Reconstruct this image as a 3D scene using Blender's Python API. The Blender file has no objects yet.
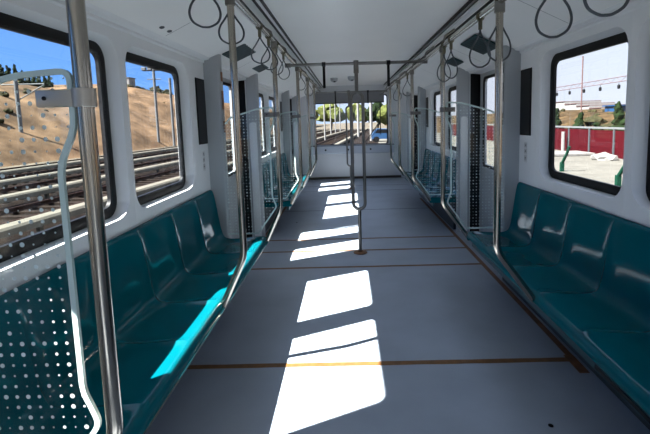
import bpy, bmesh, math, random
from mathutils import Vector, Matrix, noise
R = random.Random(7)
S = bpy.context.scene
COL = S.collection
PI = math.pi

# ------------------------------------------------------------------ materials
def new_mat(name):
    m = bpy.data.materials.new(name); m.use_nodes = True
    nt = m.node_tree; nt.nodes.clear()
    out = nt.nodes.new('ShaderNodeOutputMaterial')
    return m, nt, out

def pbr(name, col, rough=.5, metal=0., var=0., scale=6., spec=.5, bump=0., bscale=60., coat=0., stretch=None):
    m, nt, out = new_mat(name)
    b = nt.nodes.new('ShaderNodeBsdfPrincipled')
    b.inputs['Roughness'].default_value = rough
    b.inputs['Metallic'].default_value = metal
    b.inputs['Specular IOR Level'].default_value = spec
    b.inputs['Coat Weight'].default_value = coat
    b.inputs['Coat Roughness'].default_value = .08
    nt.links.new(b.outputs[0], out.inputs[0])
    tc = nt.nodes.new('ShaderNodeTexCoord')
    src = tc.outputs['Object']
    if stretch:
        mp = nt.nodes.new('ShaderNodeMapping'); mp.inputs['Scale'].default_value = stretch
        nt.links.new(src, mp.inputs[0]); src = mp.outputs[0]
    n = nt.nodes.new('ShaderNodeTexNoise'); n.inputs['Scale'].default_value = scale; n.inputs['Detail'].default_value = 5
    nt.links.new(src, n.inputs['Vector'])
    r = nt.nodes.new('ShaderNodeValToRGB')
    c = Vector(col)
    r.color_ramp.elements[0].position = .3; r.color_ramp.elements[1].position = .7
    r.color_ramp.elements[0].color = (*(c*(1-var)), 1); r.color_ramp.elements[1].color = (*[min(1, x*(1+var)) for x in c], 1)
    nt.links.new(n.outputs['Fac'], r.inputs[0]); nt.links.new(r.outputs[0], b.inputs['Base Color'])
    if bump:
        n2 = nt.nodes.new('ShaderNodeTexNoise'); n2.inputs['Scale'].default_value = bscale
        nt.links.new(src, n2.inputs['Vector'])
        bp = nt.nodes.new('ShaderNodeBump'); bp.inputs['Strength'].default_value = bump; bp.inputs['Distance'].default_value = .02
        nt.links.new(n2.outputs['Fac'], bp.inputs['Height']); nt.links.new(bp.outputs[0], b.inputs['Normal'])
    return m

def glass_mat(name, tint=(.93, .95, .95), gloss=1.0, dots=None):
    m, nt, out = new_mat(name)
    tr = nt.nodes.new('ShaderNodeBsdfTransparent'); tr.inputs[0].default_value = (*tint, 1)
    gl = nt.nodes.new('ShaderNodeBsdfGlossy'); gl.inputs['Roughness'].default_value = .02
    fr = nt.nodes.new('ShaderNodeLayerWeight'); fr.inputs[0].default_value = .5
    pw = nt.nodes.new('ShaderNodeMath'); pw.operation = 'POWER'; pw.inputs[1].default_value = 5
    mu = nt.nodes.new('ShaderNodeMapRange'); mu.inputs[3].default_value = .035*gloss; mu.inputs[4].default_value = gloss
    nt.links.new(fr.outputs['Facing'], pw.inputs[0])
    mx = nt.nodes.new('ShaderNodeMixShader')
    L = nt.links.new
    L(pw.outputs[0], mu.inputs[0]); L(mu.outputs[0], mx.inputs[0]); L(tr.outputs[0], mx.inputs[1]); L(gl.outputs[0], mx.inputs[2])
    res = mx.outputs[0]
    if dots:
        # printed white dots on a square grid, diameters vary
        pitch = dots
        tc = nt.nodes.new('ShaderNodeTexCoord')
        mp = nt.nodes.new('ShaderNodeMapping'); mp.inputs['Scale'].default_value = (1/pitch, 0, 1/pitch)
        L(tc.outputs['Object'], mp.inputs[0])
        fl = nt.nodes.new('ShaderNodeVectorMath'); fl.operation = 'FLOOR'; L(mp.outputs[0], fl.inputs[0])
        fc = nt.nodes.new('ShaderNodeVectorMath'); fc.operation = 'FRACTION'; L(mp.outputs[0], fc.inputs[0])
        wn = nt.nodes.new('ShaderNodeTexWhiteNoise'); wn.noise_dimensions = '3D'; L(fl.outputs[0], wn.inputs['Vector'])
        ds = nt.nodes.new('ShaderNodeVectorMath'); ds.operation = 'DISTANCE'; L(fc.outputs[0], ds.inputs[0]); ds.inputs[1].default_value = (.5, 0, .5)
        rd = nt.nodes.new('ShaderNodeMapRange'); L(wn.outputs['Value'], rd.inputs[0]); rd.inputs[3].default_value = .05; rd.inputs[4].default_value = .22
        lt = nt.nodes.new('ShaderNodeMath'); lt.operation = 'LESS_THAN'; L(ds.outputs['Value'], lt.inputs[0]); L(rd.outputs[0], lt.inputs[1])
        df = nt.nodes.new('ShaderNodeBsdfDiffuse'); df.inputs[0].default_value = (.62, .70, .70, 1)
        t2 = nt.nodes.new('ShaderNodeBsdfTranslucent'); t2.inputs[0].default_value = (.62, .70, .70, 1)
        ad = nt.nodes.new('ShaderNodeMixShader'); ad.inputs[0].default_value = .5; L(df.outputs[0], ad.inputs[1]); L(t2.outputs[0], ad.inputs[2])
        m2 = nt.nodes.new('ShaderNodeMixShader'); L(lt.outputs[0], m2.inputs[0]); L(res, m2.inputs[1]); L(ad.outputs[0], m2.inputs[2])
        res = m2.outputs[0]
    L(res, out.inputs[0])
    return m

M = {}
M['white'] = pbr('white_panel', (.69, .70, .71), .42, var=.02, scale=3)
M['ceil'] = pbr('ceiling_panel', (.79, .79, .78), .38, var=.02, scale=2)
M['pillar'] = pbr('pillar_grey', (.37, .39, .41), .4, var=.02)
M['floor'] = pbr('floor_rubber', (0.3135, 0.3520, 0.4125), .40, var=.10, scale=2.2, spec=.45, bump=.05, bscale=200)
M['black'] = pbr('black_rubber', (.004, .004, .0045), .5, spec=.2)
M['gloss_black'] = pbr('black_gloss', (.004, .004, .005), .3, spec=.2)
M['darkgrey'] = pbr('dark_grey', (.04, .045, .05), .5, spec=.2)
M['grey'] = pbr('mid_grey', (.22, .22, .23), .5)
M['steel'] = pbr('brushed_steel', (.40, .365, .31), .2, metal=1., var=.10, scale=9, stretch=(8, 8, .3))
M['clamp'] = pbr('satin_clamp', (.50, .47, .42), .42, metal=.85, var=.05)
M['bright'] = pbr('polished_steel', (.62, .60, .56), .22, metal=1., var=.05)
M['steel_dark'] = pbr('dull_steel', (.20, .195, .185), .35, metal=1., var=.1)
M['teal'] = pbr('teal_plastic', (0.0005, 0.0886, 0.1134), .085, var=.05, scale=5, spec=.18)
M['dteal'] = pbr('dark_teal', (.004, .045, .06), .3)
M['vent'] = pbr('vent_teal', (.010, .038, .042), .5, var=.4, scale=30, spec=.12)
M['strap'] = pbr('strap_grey', (.05, .06, .07), .4, var=.1)
M['clip'] = pbr('clip_olive', (.13, .12, .08), .4, metal=.6)
M['tape'] = pbr('brown_tape', (.17, .075, .022), .55, var=.2, scale=30)
M['rust'] = pbr('brown_edge', (.19, .08, .03), .6, var=.3, scale=20)
M['sill'] = pbr('end_base', (.07, .055, .04), .6)
M['seam'] = pbr('floor_seam', (.05, .055, .06), .6)
M['led'] = pbr('light_cover', (.8, .8, .79), .3)
M['glass'] = glass_mat('window_glass', (.92, .94, .95), .8)
M['dotglass'] = glass_mat('dotted_glass', (.96, .98, .975), .7, dots=.0275)
M['clear'] = glass_mat('clear_glass', (.96, .98, .975), .5)
M['edge'] = pbr('glass_edge', (.50, .62, .60), .25)
M['consoleb'] = pbr('console_blue_grey', (.46, .50, .56), .4)
M['red'] = pbr('red_panel', (.034, .0016, .0034), .5, var=.15, scale=.7, spec=.06)
M['cream'] = pbr('cream_cover', (0.1037, 0.0940, 0.0745), .6, var=.15, scale=3, spec=.06)
M['ballast'] = pbr('ballast', (.0085, .0055, .004), .9, var=.6, scale=5, spec=.06)
M['rail'] = pbr('rusty_rail', (.020, .010, .007), .6, var=.3, scale=10, spec=.06)
M['sleeper'] = pbr('sleeper', (.014, .0095, .007), .85, var=.3, spec=.06)
M['tan'] = pbr('tan_ground', (0.0756, 0.0634, 0.0475), .95, var=.35, scale=.35, spec=.06)
M['conc'] = pbr('pale_concrete', (0.0949, 0.0887, 0.0765), .9, var=.14, scale=.6, spec=.06)
M['hill'] = pbr('sandy_hill', (0.0941, 0.0590, 0.0336), .95, var=.45, scale=.28, spec=.06)
M['ochre'] = pbr('ochre_bank', (0.0469, 0.0295, 0.0134), .95, var=.5, scale=.8, spec=.06)
M['galv'] = pbr('galvanised', (0.0936, 0.0972, 0.1008), .6, spec=.06)
M['green_post'] = pbr('green_paint', (0.0036, 0.0252, 0.0144), .5, spec=.06)
M['leaf'] = pbr('leaf_dark', (0.0060, 0.0111, 0.0035), .9, var=.6, scale=3, spec=.06)
M['leaf2'] = pbr('leaf_light', (0.0551, 0.0636, 0.0184), .9, var=.5, scale=3, spec=.06)
M['scrub'] = pbr('scrub_olive', (0.0207, 0.0196, 0.0092), .9, var=.6, scale=3, spec=.06)
M['bark'] = pbr('bark', (.03, .022, .015), .9, spec=.06)
M['house'] = pbr('house_white', (0.1591, 0.1544, 0.1498), .8, spec=.06)
M['rosy'] = pbr('pink_steel', (0.0936, 0.0540, 0.0504), .6, spec=.06)
M['blue'] = pbr('blue_paint', (0.0072, 0.0360, 0.0936), .4)
M['sticker'] = pbr('sticker_white', (.6, .6, .6), .5)
M['rubble'] = pbr('rubble_white', (0.1440, 0.1368, 0.1296), .9, var=.2, scale=4, spec=.06)

# ------------------------------------------------------------------ builders
def link(name, bm, mat, parent=None, smooth=False, mats=None):
    me = bpy.data.meshes.new(name)
    bmesh.ops.recalc_face_normals(bm, faces=bm.faces[:])
    bm.to_mesh(me); bm.free()
    for k in (mats or [mat]): me.materials.append(k)
    if smooth:
        for p in me.polygons: p.use_smooth = True
        try: me.set_sharp_from_angle(angle=math.radians(42))
        except Exception: pass
    o = bpy.data.objects.new(name, me); COL.objects.link(o)
    if parent: o.parent = parent
    return o

def tag(o, label, cat, group=None, kind=None):
    o['label'] = label; o['category'] = cat
    if group: o['group'] = group
    if kind: o['kind'] = kind
    return o

def thing(name, label, cat, loc=(0, 0, 0), group=None):
    o = bpy.data.objects.new(name, None); COL.objects.link(o)
    o.empty_display_size = .1
    o.location = loc
    return tag(o, label, cat, group)

def struct(name, o=None):
    if o is None:
        o = bpy.data.objects.new(name, None); COL.objects.link(o)
    o.name = name; o['kind'] = 'structure'
    return o

def box(bm, x0, x1, y0, y1, z0, z1, bev=0., mi=0):
    vs = [bm.verts.new((x, y, z)) for x in (x0, x1) for y in (y0, y1) for z in (z0, z1)]
    idx = [(0, 1, 3, 2), (4, 6, 7, 5), (0, 4, 5, 1), (2, 3, 7, 6), (0, 2, 6, 4), (1, 5, 7, 3)]
    fs = [bm.faces.new([vs[i] for i in q]) for q in idx]
    for f in fs: f.material_index = mi
    if bev:
        es = list({e for f in fs for e in f.edges})
        bmesh.ops.bevel(bm, geom=es, offset=bev, segments=2, profile=.5, affect='EDGES')

def prism(bm, pts, axis, a0, a1, mi=0, side_mi=None, mi2=None):
    """pts: 2D loop; axis: index of extrusion axis."""
    def mk(p, a):
        c = list(p); c.insert(axis, a); return bm.verts.new(c)
    A = [mk(p, a0) for p in pts]; B = [mk(p, a1) for p in pts]
    f1 = bm.faces.new(A); f2 = bm.faces.new(B[::-1]); f1.material_index = mi; f2.material_index = mi if mi2 is None else mi2
    n = len(pts)
    for i in range(n):
        f = bm.faces.new([A[i], B[i], B[(i+1) % n], A[(i+1) % n]])
        f.material_index = mi if side_mi is None else side_mi

def catmull(pts, n=6, closed=False):
    P = [Vector(p) for p in pts]; out = []
    m = len(P)
    rng = m if closed else m-1
    for i in range(rng):
        if closed: a, b, c, d = P[i-1], P[i], P[(i+1) % m], P[(i+2) % m]
        else: a, b, c, d = P[max(i-1, 0)], P[i], P[i+1], P[min(i+2, m-1)]
        for k in range(n):
            t = k/n
            out.append(.5*((2*b)+(c-a)*t+(2*a-5*b+4*c-d)*t*t+(3*b-a-3*c+d)*t**3))
    if not closed: out.append(P[-1])
    return out

def fillet(pts, r, n=6):
    """polyline with rounded corners"""
    P = [Vector(p) for p in pts]; out = [P[0]]
    for i in range(1, len(P)-1):
        a = (P[i-1]-P[i]); b = (P[i+1]-P[i])
        rr = min(r, a.length*.49, b.length*.49)
        s = P[i]+a.normalized()*rr; e = P[i]+b.normalized()*rr
        for k in range(n+1):
            t = k/n
            out.append(s*(1-t)**2+P[i]*2*t*(1-t)+e*t*t)
    out.append(P[-1]); return out

def tube(bm, pts, r, seg=12, closed=False, cap=True, sx=1.):
    P = [Vector(p) for p in pts]; n = len(P)
    up = Vector((0.013, .021, 1))
    rings = []
    t0 = (P[1]-P[0]).normalized()
    nrm = t0.cross(up)
    if nrm.length < .05: nrm = t0.cross(Vector((0, 1, 0)))
    nrm.normalize()
    for i in range(n):
        if closed: t = (P[(i+1) % n]-P[i-1]).normalized()
        else: t = (P[min(i+1, n-1)]-P[max(i-1, 0)]).normalized()
        nrm = (nrm-t*nrm.dot(t)).normalized(); bn = t.cross(nrm)
        rings.append([bm.verts.new(P[i]+(nrm*math.cos(2*PI*k/seg)+bn*sx*math.sin(2*PI*k/seg))*r) for k in range(seg)])
    m = n if closed else n-1
    for i in range(m):
        A, B = rings[i], rings[(i+1) % n]
        for k in range(seg):
            bm.faces.new([A[k], A[(k+1) % seg], B[(k+1) % seg], B[k]])
    if cap and not closed:
        bm.faces.new(rings[0][::-1]); bm.faces.new(rings[-1])

def lathe(bm, prof, c, seg=20):
    rings = []
    for r, z in prof:
        rings.append([bm.verts.new((c[0]+r*math.cos(2*PI*k/seg), c[1]+r*math.sin(2*PI*k/seg), c[2]+z)) for k in range(seg)])
    for A, B in zip(rings, rings[1:]):
        for k in range(seg): bm.faces.new([A[k], A[(k+1) % seg], B[(k+1) % seg], B[k]])
    bm.faces.new(rings[0][::-1]); bm.faces.new(rings[-1])

def rr(cy, cz, hw, hh, r, n=7):
    """rounded rectangle loop, n points per corner (n odd)"""
    out = []
    for (sy, sz, a0) in ((1, 1, 0), (-1, 1, PI/2), (-1, -1, PI), (1, -1, 1.5*PI)):
        for i in range(n):
            a = a0+PI/2*i/(n-1)
            out.append((cy+sy*(hw-r)+r*math.cos(a), cz+sz*(hh-r)+r*math.sin(a)))
    return out

def rr_outer(loop, y0, y1, z0, z1, n=7):
    out = []
    m = n//2
    for c in range(4):
        corner = [(y1, z1), (y0, z1), (y0, z0), (y1, z0)][c]
        for i in range(n):
            y, z = loop[c*n+i]
            first = i < m
            if i == m: out.append(corner)
            elif (c % 2 == 0) == first: out.append((corner[0], z))     # on a vertical side
            else: out.append((y, corner[1]))
    return out

def bridge(bm, A, B, mi=0):
    n = len(A)
    for i in range(n):
        f = bm.faces.new([A[i], A[(i+1) % n], B[(i+1) % n], B[i]]); f.material_index = mi

def newbm(): return bmesh.new()

# ------------------------------------------------------------------ car dimensions
PX = .7074          # pole line
WX = 1.355           # inner wall plane
GX = 1.43           # window glass
DX = 1.48           # door plane
L = 2.678; DW = 1.693
Y0, Y1, Y2 = .9773, 2.3163, 3.6553
Y3 = Y2+DW; Y4 = Y3+L/2; Y5 = Y3+L
DC = Y2+DW/2; DC2 = Y5+DW/2; DC0 = Y0-DW/2
YR = DC0-DW/2          # end of the bay behind the camera
YEND = 10.46; YBACK = -3.5
SIDES = (('left', -1), ('right', 1))
BS = .026             # car body centre relative to the pole lines
WS = {-1: WX-.026, 1: WX+.026}
WIN_ZH = {-1: (1.412, .408), 1: (1.418, .408)}      # centre height, half height
BAYS = [(YR-L, YR), (Y0, Y2), (Y3, Y5)]
DOORS = [DC0, DC, DC2]
DO = .725              # half door opening

# floor
bm = newbm(); box(bm, -1.5, 1.5, YBACK-.1, YEND+.15, -.06, 0)
struct('floor', link('floor', bm, M['floor']))

# walls with rounded window recesses
def ring_wall(bm, s, y0, y1, z0, z1, cy, WIN_HW):
    WIN_Z, WIN_HH = WIN_ZH[s]
    lp = rr(cy, WIN_Z, WIN_HW+.080, WIN_HH+.080, .125)
    lp = [(y, z if z > WIN_Z else WIN_Z-(WIN_Z-z)*(WIN_HH+.062)/(WIN_HH+.080)) for y, z in lp]
    li = rr(cy, WIN_Z, WIN_HW+.056, WIN_HH+.056, .09)
    ou = rr_outer(lp, y0, y1, z0, z1)
    A = [bm.verts.new((s*WX, y, z)) for y, z in ou]
    B = [bm.verts.new((s*(WX+.008), y, z)) for y, z in lp]
    C = [bm.verts.new((s*(GX-.005), y, z)) for y, z in li]
    D = [bm.verts.new((s*(GX+.04), y, z)) for y, z in li]
    bridge(bm, A, B); bridge(bm, B, C); bridge(bm, C, D)

def quad(bm, *ps, mi=0):
    f = bm.faces.new([bm.verts.new(p) for p in ps]); f.material_index = mi; return f

def wall_strip(bm, s, y0, y1, z0=0., z1=1.955):
    quad(bm, (s*WX, y0, z0), (s*WX, y1, z0), (s*WX, y1, z1), (s*WX, y0, z1))

wn = 1
win_centres = []
# window centres along a bay (from its middle), half widths, and the post between them
WINS = {-1: ((-.508, .453), (.566, .392), .057), 1: ((-.566, .42), (.514, .43), -.03)}
for nm, s in SIDES:
    bm = newbm()
    for (a, b) in BAYS:
        mid = (a+b)/2
        (c1, h1), (c2, h2), md = WINS[s]
        c1 += mid; c2 += mid; md += mid
        wall_strip(bm, s, a-.16, a+.19); wall_strip(bm, s, b-.28, b+.16)
        wall_strip(bm, s, a+.19, b-.28, 0, .80)
        ring_wall(bm, s, a+.19, md, .80, 1.955, c1, h1)
        ring_wall(bm, s, md, b-.28, .80, 1.955, c2, h2)
        win_centres += [(s, c1, h1), (s, c2, h2)]
    wall_strip(bm, s, DC2+DO, YEND+.02)
    wall_strip(bm, s, YBACK-.02, YR-L-.15)
    # header beam and cornice along the wall top, full length
    ya, yb = YBACK-.02, YEND+.02
    prof = [(WX, 1.955), (WX-.012, 1.963), (WX-.012, 1.978), (WX-.05, 1.985), (WX-.062, 2.0)]
    for (p, q) in zip(prof, prof[1:]):
        quad(bm, (s*p[0], ya, p[1]), (s*q[0], ya, q[1]), (s*q[0], yb, q[1]), (s*p[0], yb, p[1]))
    for dc in DOORS:
        quad(bm, (s*WX, dc-DO-.1, 1.955), (s*WX, dc+DO+.1, 1.955), (s*(DX+.05), dc+DO+.1, 1.935), (s*(DX+.05), dc-DO-.1, 1.935))
    struct('wall_'+nm, link('wall_'+nm, bm, M['white'], smooth=True)).location.x = BS

# windows: black frame and pane
for s, cy, WIN_HW in win_centres:
    WIN_Z, WIN_HH = WIN_ZH[s]
    w = struct('window_%d' % wn); w.location = (s*GX+BS, cy, WIN_Z); wn += 1
    bm = newbm()
    lo = rr(0, 0, WIN_HW+.057, WIN_HH+.057, .09); li = rr(0, 0, WIN_HW, WIN_HH, .052)
    A = [bm.verts.new((-s*.004, y, z)) for y, z in lo]; B = [bm.verts.new((-s*.012, y*1.0, z)) for y, z in rr(0, 0, WIN_HW+.03, WIN_HH+.03, .075)]
    B2 = [bm.verts.new((-s*.004, y, z)) for y, z in li]
    C = [bm.verts.new((s*.016, y, z)) for y, z in li]; D = [bm.verts.new((s*.016, y, z)) for y, z in lo]
    bridge(bm, A, B); bridge(bm, B, B2); bridge(bm, B2, C); bridge(bm, C, D); bridge(bm, D, A)
    link('frame', bm, M['black'], w, smooth=True)
    bm = newbm(); prism(bm, rr(0, 0, WIN_HW+.01, WIN_HH+.01, .055), 0, .004, .009)
    link('pane', bm, M['glass'], w)

# doors: two leaves with narrow panes, rubber edges
dn = 1
for nm, s in SIDES:
    for dc in DOORS:
        d = struct('door_%d' % dn); d.location = (s*DX+BS, dc, 0); dn += 1
        for k in (-1, 1):
            cy = k*.362
            bm = newbm()
            lp = rr(cy, 1.37, .20, .50, .05); ou = rr_outer(lp, cy-.358, cy+.358, .012, 1.95)
            A = [bm.verts.new((0, y, z)) for y, z in ou]; B = [bm.verts.new((0, y, z)) for y, z in lp]
            C = [bm.verts.new((s*.035, y, z)) for y, z in lp]; D = [bm.verts.new((s*.035, y, z)) for y, z in ou]
            bridge(bm, A, B); bridge(bm, B, C); bridge(bm, C, D); bridge(bm, D, A)
            lf = link('door_leaf', bm, M['pillar'], d)
            bm = newbm()
            lo = rr(cy, 1.37, .225, .525, .06); li = rr(cy, 1.37, .196, .496, .05)
            A = [bm.verts.new((-s*.001, y, z)) for y, z in lo]; B = [bm.verts.new((-s*.006, y, z)) for y, z in lo]
            C = [bm.verts.new((-s*.006, y, z)) for y, z in li]; D = [bm.verts.new((s*.01, y, z)) for y, z in li]
            bridge(bm, A, B); bridge(bm, B, C); bridge(bm, C, D)
            link('door_gasket', bm, M['black'], lf)
            bm = newbm(); prism(bm, rr(cy, 1.37, .205, .505, .05), 0, s*.014, s*.019)
            link('pane', bm, M['glass'], lf)
        bm = newbm(); box(bm, -.008, .04, -.007, .007, 0.002, 1.95)
        link('door_edge_rubber', bm, M['black'], d)

# door pillars (setting), with the black door pocket beside each
tn = 1
def pillar(s, yf, toward):
    """yf: face that ends the bench; toward=+1 pillar extends to +Y"""
    global tn
    t = struct('trim_%d' % tn); tn += 1
    t.location.x = BS
    yf += .048*toward
    y0, y1 = (yf, yf+.078*toward)
    lo, hi = min(y0, y1), max(y0, y1)
    xa, xb = 1.207, 1.36
    r = .035
    pts = [(s*xb, lo), (s*(xa+r), lo)]
    for k in range(5): a = PI/2*k/4; pts.append((s*(xa+r-r*math.sin(a)), lo+r-r*math.cos(a)))
    for k in range(5): a = PI/2*k/4; pts.append((s*(xa+r-r*math.cos(a)), hi-r+r*math.sin(a)))
    pts += [(s*(xa+r), hi), (s*xb, hi)]
    q = []
    for p in pts:
        if not q or (Vector(p)-Vector(q[-1])).length > 1e-5: q.append(p)
    bm = newbm(); prism(bm, q, 2, 0, 2.03)
    link('pillar_cladding', bm, M['pillar'], t, smooth=True)
    bm = newbm(); box(bm, min(s*1.36, s*1.51), max(s*1.36, s*1.51), (lo if toward > 0 else lo-.012), (hi+.012 if toward > 0 else hi), 0, 1.95)
    link('door_pocket', bm, M['black'], t)
    # lower cladding lip beside the door with a rounded head
    yd = y1
    bm = newbm()
    x0, x1 = 1.245, 1.33
    p2 = [(s*x0, .02), (s*x0, 1.42)]
    for k in range(7): a = PI*k/6; p2.append((s*((x0+x1)/2-(x1-x0)/2*math.cos(a)), 1.42+(x1-x0)/2*math.sin(a)*.6))
    p2.append((s*x1, .02))
    q = []
    for p in p2:
        if not q or (Vector(p)-Vector(q[-1])).length > 1e-5: q.append(p)
    prism(bm, q, 1, yd-.03*toward, yd+.018*toward)
    link('pocket_guard', bm, M['white'], t)
    return t
for nm, s in SIDES:
    for dc in DOORS:
        for side in (-1, 1):
            t = pillar(s, dc+side*(DW/2-.0), -side)
            if dc == DC and side == -1:
                bm = newbm()
                for (za, zb) in ((1.80, 1.88), (1.56, 1.72), (1.36, 1.46)):
                    box(bm, min(s*1.204, s*1.208), max(s*1.204, s*1.208), Y2+.045, Y2+.09, za, zb)
                link('label_strip', bm, M['rust'] if s < 0 else M['darkgrey'], t)

# ceiling: centre panel, recessed light trim, sloping side panels
bm = newbm()
ya, yb = YBACK-.02, YEND+.02
def strip(bm, prof, s, mi=0):
    for p, q in zip(prof, prof[1:]):
        a, b = [s*v+(.04 if v < 1 else 0) for v in (p[0], q[0])]
        quad(bm, (a, ya, p[1]), (b, ya, q[1]), (b, yb, q[1]), (a, yb, p[1]), mi=mi)
quad(bm, (-.695, ya, 2.28), (.775, ya, 2.28), (.775, yb, 2.28), (-.695, yb, 2.28))
for s in (-1, 1):
    strip(bm, [(.735, 2.28), (.735, 2.33), (.857, 2.33), (.857, 2.205), (.875, 2.187), (.9, 2.175), (WX-.062, 2.0)], s)
box(bm, -1.5, 1.5, ya, yb, 2.345, 2.40)
struct('ceiling', link('ceiling', bm, M['ceil'])).location.x = BS
for s in (-1, 1):
    t = struct('trim_%d' % tn); tn += 1; t.location.x = BS+.04
    bm = newbm()
    for (x0, x1, z0, z1) in ((.735, .745, 2.255, 2.29), (.772, .781, 2.238, 2.29), (.846, .856, 2.225, 2.29)):
        box(bm, min(s*x0, s*x1), max(s*x0, s*x1), ya, yb, z0, z1)
    link('dark_slot', bm, M['black'], t)
    bm = newbm()
    box(bm, min(s*.745, s*.772), max(s*.745, s*.772), ya, yb, 2.258, 2.29)
    link('channel', bm, M['white'], t)
    bm = newbm()
    box(bm, min(s*.781, s*.846), max(s*.781, s*.846), ya, yb, 2.243, 2.29)
    link('light_cover', bm, M['led'], t)
# panel seams across the sloping side panels
bm = newbm()
for s in (-1, 1):
    for y in (DC-1.75, DC, DC+1.75, Y5-.2):
        for k in range(1):
            p = [(s*.91, y, 2.169), (s*1.266, y, 1.999), (s*1.266, y+.006, 1.999), (s*.91, y+.006, 2.169)]
            quad(bm, *p)
o = struct('trim_%d' % tn, link('trim', bm, M['grey'])); tn += 1; o.location.x = BS

# front end wall with windscreen
def end_wall(nm, y, s):
    bm = newbm()
    cz, hh, hw = 1.44, .615, .90
    lp = rr(0, cz, hw, hh, .06); ou = rr_outer(lp, -1.5, 1.5, 0, 2.36)
    A = [bm.verts.new((x, y, z)) for x, z in ou]; B = [bm.verts.new((x, y, z)) for x, z in lp]
    C = [bm.verts.new((x, y+s*.08, z)) for x, z in lp]
    bridge(bm, A, B); bridge(bm, B, C)
    struct('wall_'+nm, link('wall_'+nm, bm, M['white']))
    w = struct('window_%d' % globals()['wn']); globals()['wn'] += 1
    bm = newbm()
    D0 = [bm.verts.new((x, y+s*.075, z)) for x, z in rr(0, cz, hw-.001, hh-.001, .06)]; D1 = [bm.verts.new((x, y+s*.075, z)) for x, z in rr(0, cz, hw-.03, hh-.03, .05)]
    D2 = [bm.verts.new((x, y+s*.1, z)) for x, z in rr(0, cz, hw-.03, hh-.03, .05)]
    bridge(bm, D0, D1); bridge(bm, D1, D2)
    link('frame', bm, M['black'], w)
    bm = newbm(); prism(bm, [(x, z) for x, z in rr(0, cz, hw-.025, hh-.025, .05)], 1, y+s*.085, y+s*.092)
    link('pane', bm, M['glass'], w)
end_wall('front', YEND, 1)
end_wall('rear', YBACK, -1)
bm = newbm(); box(bm, -1.2, 1.2, YEND-.03, YEND+.001, 0, .055)
struct('baseboard_front', link('baseboard_front', bm, M['sill']))

# floor seams and the tape across them
for i, y in enumerate((6.74, 8.62, 9.3)):
    bm = newbm(); box(bm, -1.2, 1.2, y-.008, y+.008, 0, .0012)
    struct('trim_%d' % tn, link('trim', bm, M['seam'])); tn += 1
tape_lab = ['brown tape line across the floor nearest the camera, crossing the large sunlit patch',
            'brown floor tape line nearest in front of the loop pole',
            'brown floor tape line running at the base of the loop pole',
            'faint brown floor tape line just behind the loop pole']
for y, lb in zip((2.376, 4.055, 4.59, 5.06), tape_lab):
    bm = newbm()
    n = 24
    for i in range(n):
        xa, xb = -1.18+2.36*i/n, -1.18+2.36*(i+1)/n
        wv = .021+.0015*math.sin(i*1.7)
        quad(bm, (xa, y-wv, .0012), (xb, y-wv, .0012), (xb, y+wv, .0012), (xa, y+wv, .0012))
    bmesh.ops.remove_doubles(bm, verts=bm.verts[:], dist=.004)
    tag(link('floor_tape', bm, M['tape']), lb, 'tape', 'tape lines across the floor')
for s, lb in ((1, 'long brown tape strip on the floor along the right benches'), (-1, 'long brown tape strip on the floor along the left benches')):
    bm = newbm()
    box(bm, min(s*1.165, s*1.205), max(s*1.165, s*1.205), 2.27, 7.6, 0, .002)
    box(bm, min(s*1.15, s*1.205), max(s*1.15, s*1.205), 2.24, 2.42, 0, .004)
    tag(link('floor_tape', bm, M['rust']), lb, 'tape', 'tape strips beside the benches')

for x, y, lb in ((-.868, 5.97, 'small dark plug in the floor left of the sunlit patches before the far bench'), (.80, 1.84, 'small dark plug in the floor at the lower right')):
    bm = newbm(); lathe(bm, [(.012, 0), (.012, .002), (.008, .004)], (0, 0, 0), 12)
    o = link('floor_plug', bm, M['black']); o.location = (x, y, 0); tag(o, lb, 'plug', 'floor plugs')

# ------------------------------------------------------------------ benches
PROF = [(.926, .366), (.930, .395), (.926, .420), (.908, .436), (.86, .438), (.99, .427)]
PROF = [(.926, .366, 0), (.930, .400, 0), (.924, .424, 0), (.905, .438, .0), (.865, .0, 0)]
# seat section measured from the lip (x) with bump weight
SEC = [(.914, .398, 0), (.925, .404, 0), (.931, .422, .1), (.945, .436, .25), (.985, .432, .7), (1.05, .423, 1), (1.12, .416, 1.1), (1.19, .414, 1.2),
       (1.235, .424, 1.5), (1.258, .447, 1.8), (1.270, .485, 1.7), (1.277, .54, 1.4), (1.284, .62, 1.15), (1.292, .70, 1.0), (1.301, .78, .9), (1.307, .83, .7), (1.311, .852, .4), (1.318, .864, .1), (1.327, .866, 0)]
sec3 = catmull([(a, b, c) for a, b, c in SEC], 3)
LIP = {-1: .842, 1: .918}
def sx(x, s): return LIP[s]+(x-.926)*(WS[s]-LIP[s])/(1.33-.926)
def seat_mesh(w, sd):
    bm = newbm(); NV = 20
    rows = []
    for j in range(NV+1):
        v = j/NV; q = abs(2*v-1)
        bump = .017*(q**6)-.003
        row = []
        for i, p in enumerate(sec3):
            a = sec3[max(i-1, 0)]; b = sec3[min(i+1, len(sec3)-1)]
            t = Vector((b.x-a.x, b.y-a.y)).normalized(); nrm = Vector((-t.y, t.x))
            h = bump*p.z*.75
            x, z = p.x+nrm.x*h, p.y+nrm.y*h
            row.append(bm.verts.new((sd*sx(x, sd), (v-.5)*w, z)))
        rows.append(row)
    for A, B in zip(rows, rows[1:]):
        for i in range(len(A)-1): bm.faces.new([A[i], B[i], B[i+1], A[i+1]])
    me = bpy.data.meshes.new('bucket_seat')
    bmesh.ops.recalc_face_normals(bm, faces=bm.faces[:]); bm.to_mesh(me); bm.free()
    for p in me.polygons: p.use_smooth = True
    me.materials.append(M['teal'])
    return me
NS = 6
SW = L/NS
SEAT = {1: seat_mesh(SW, 1), -1: seat_mesh(SW, -1)}

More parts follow.
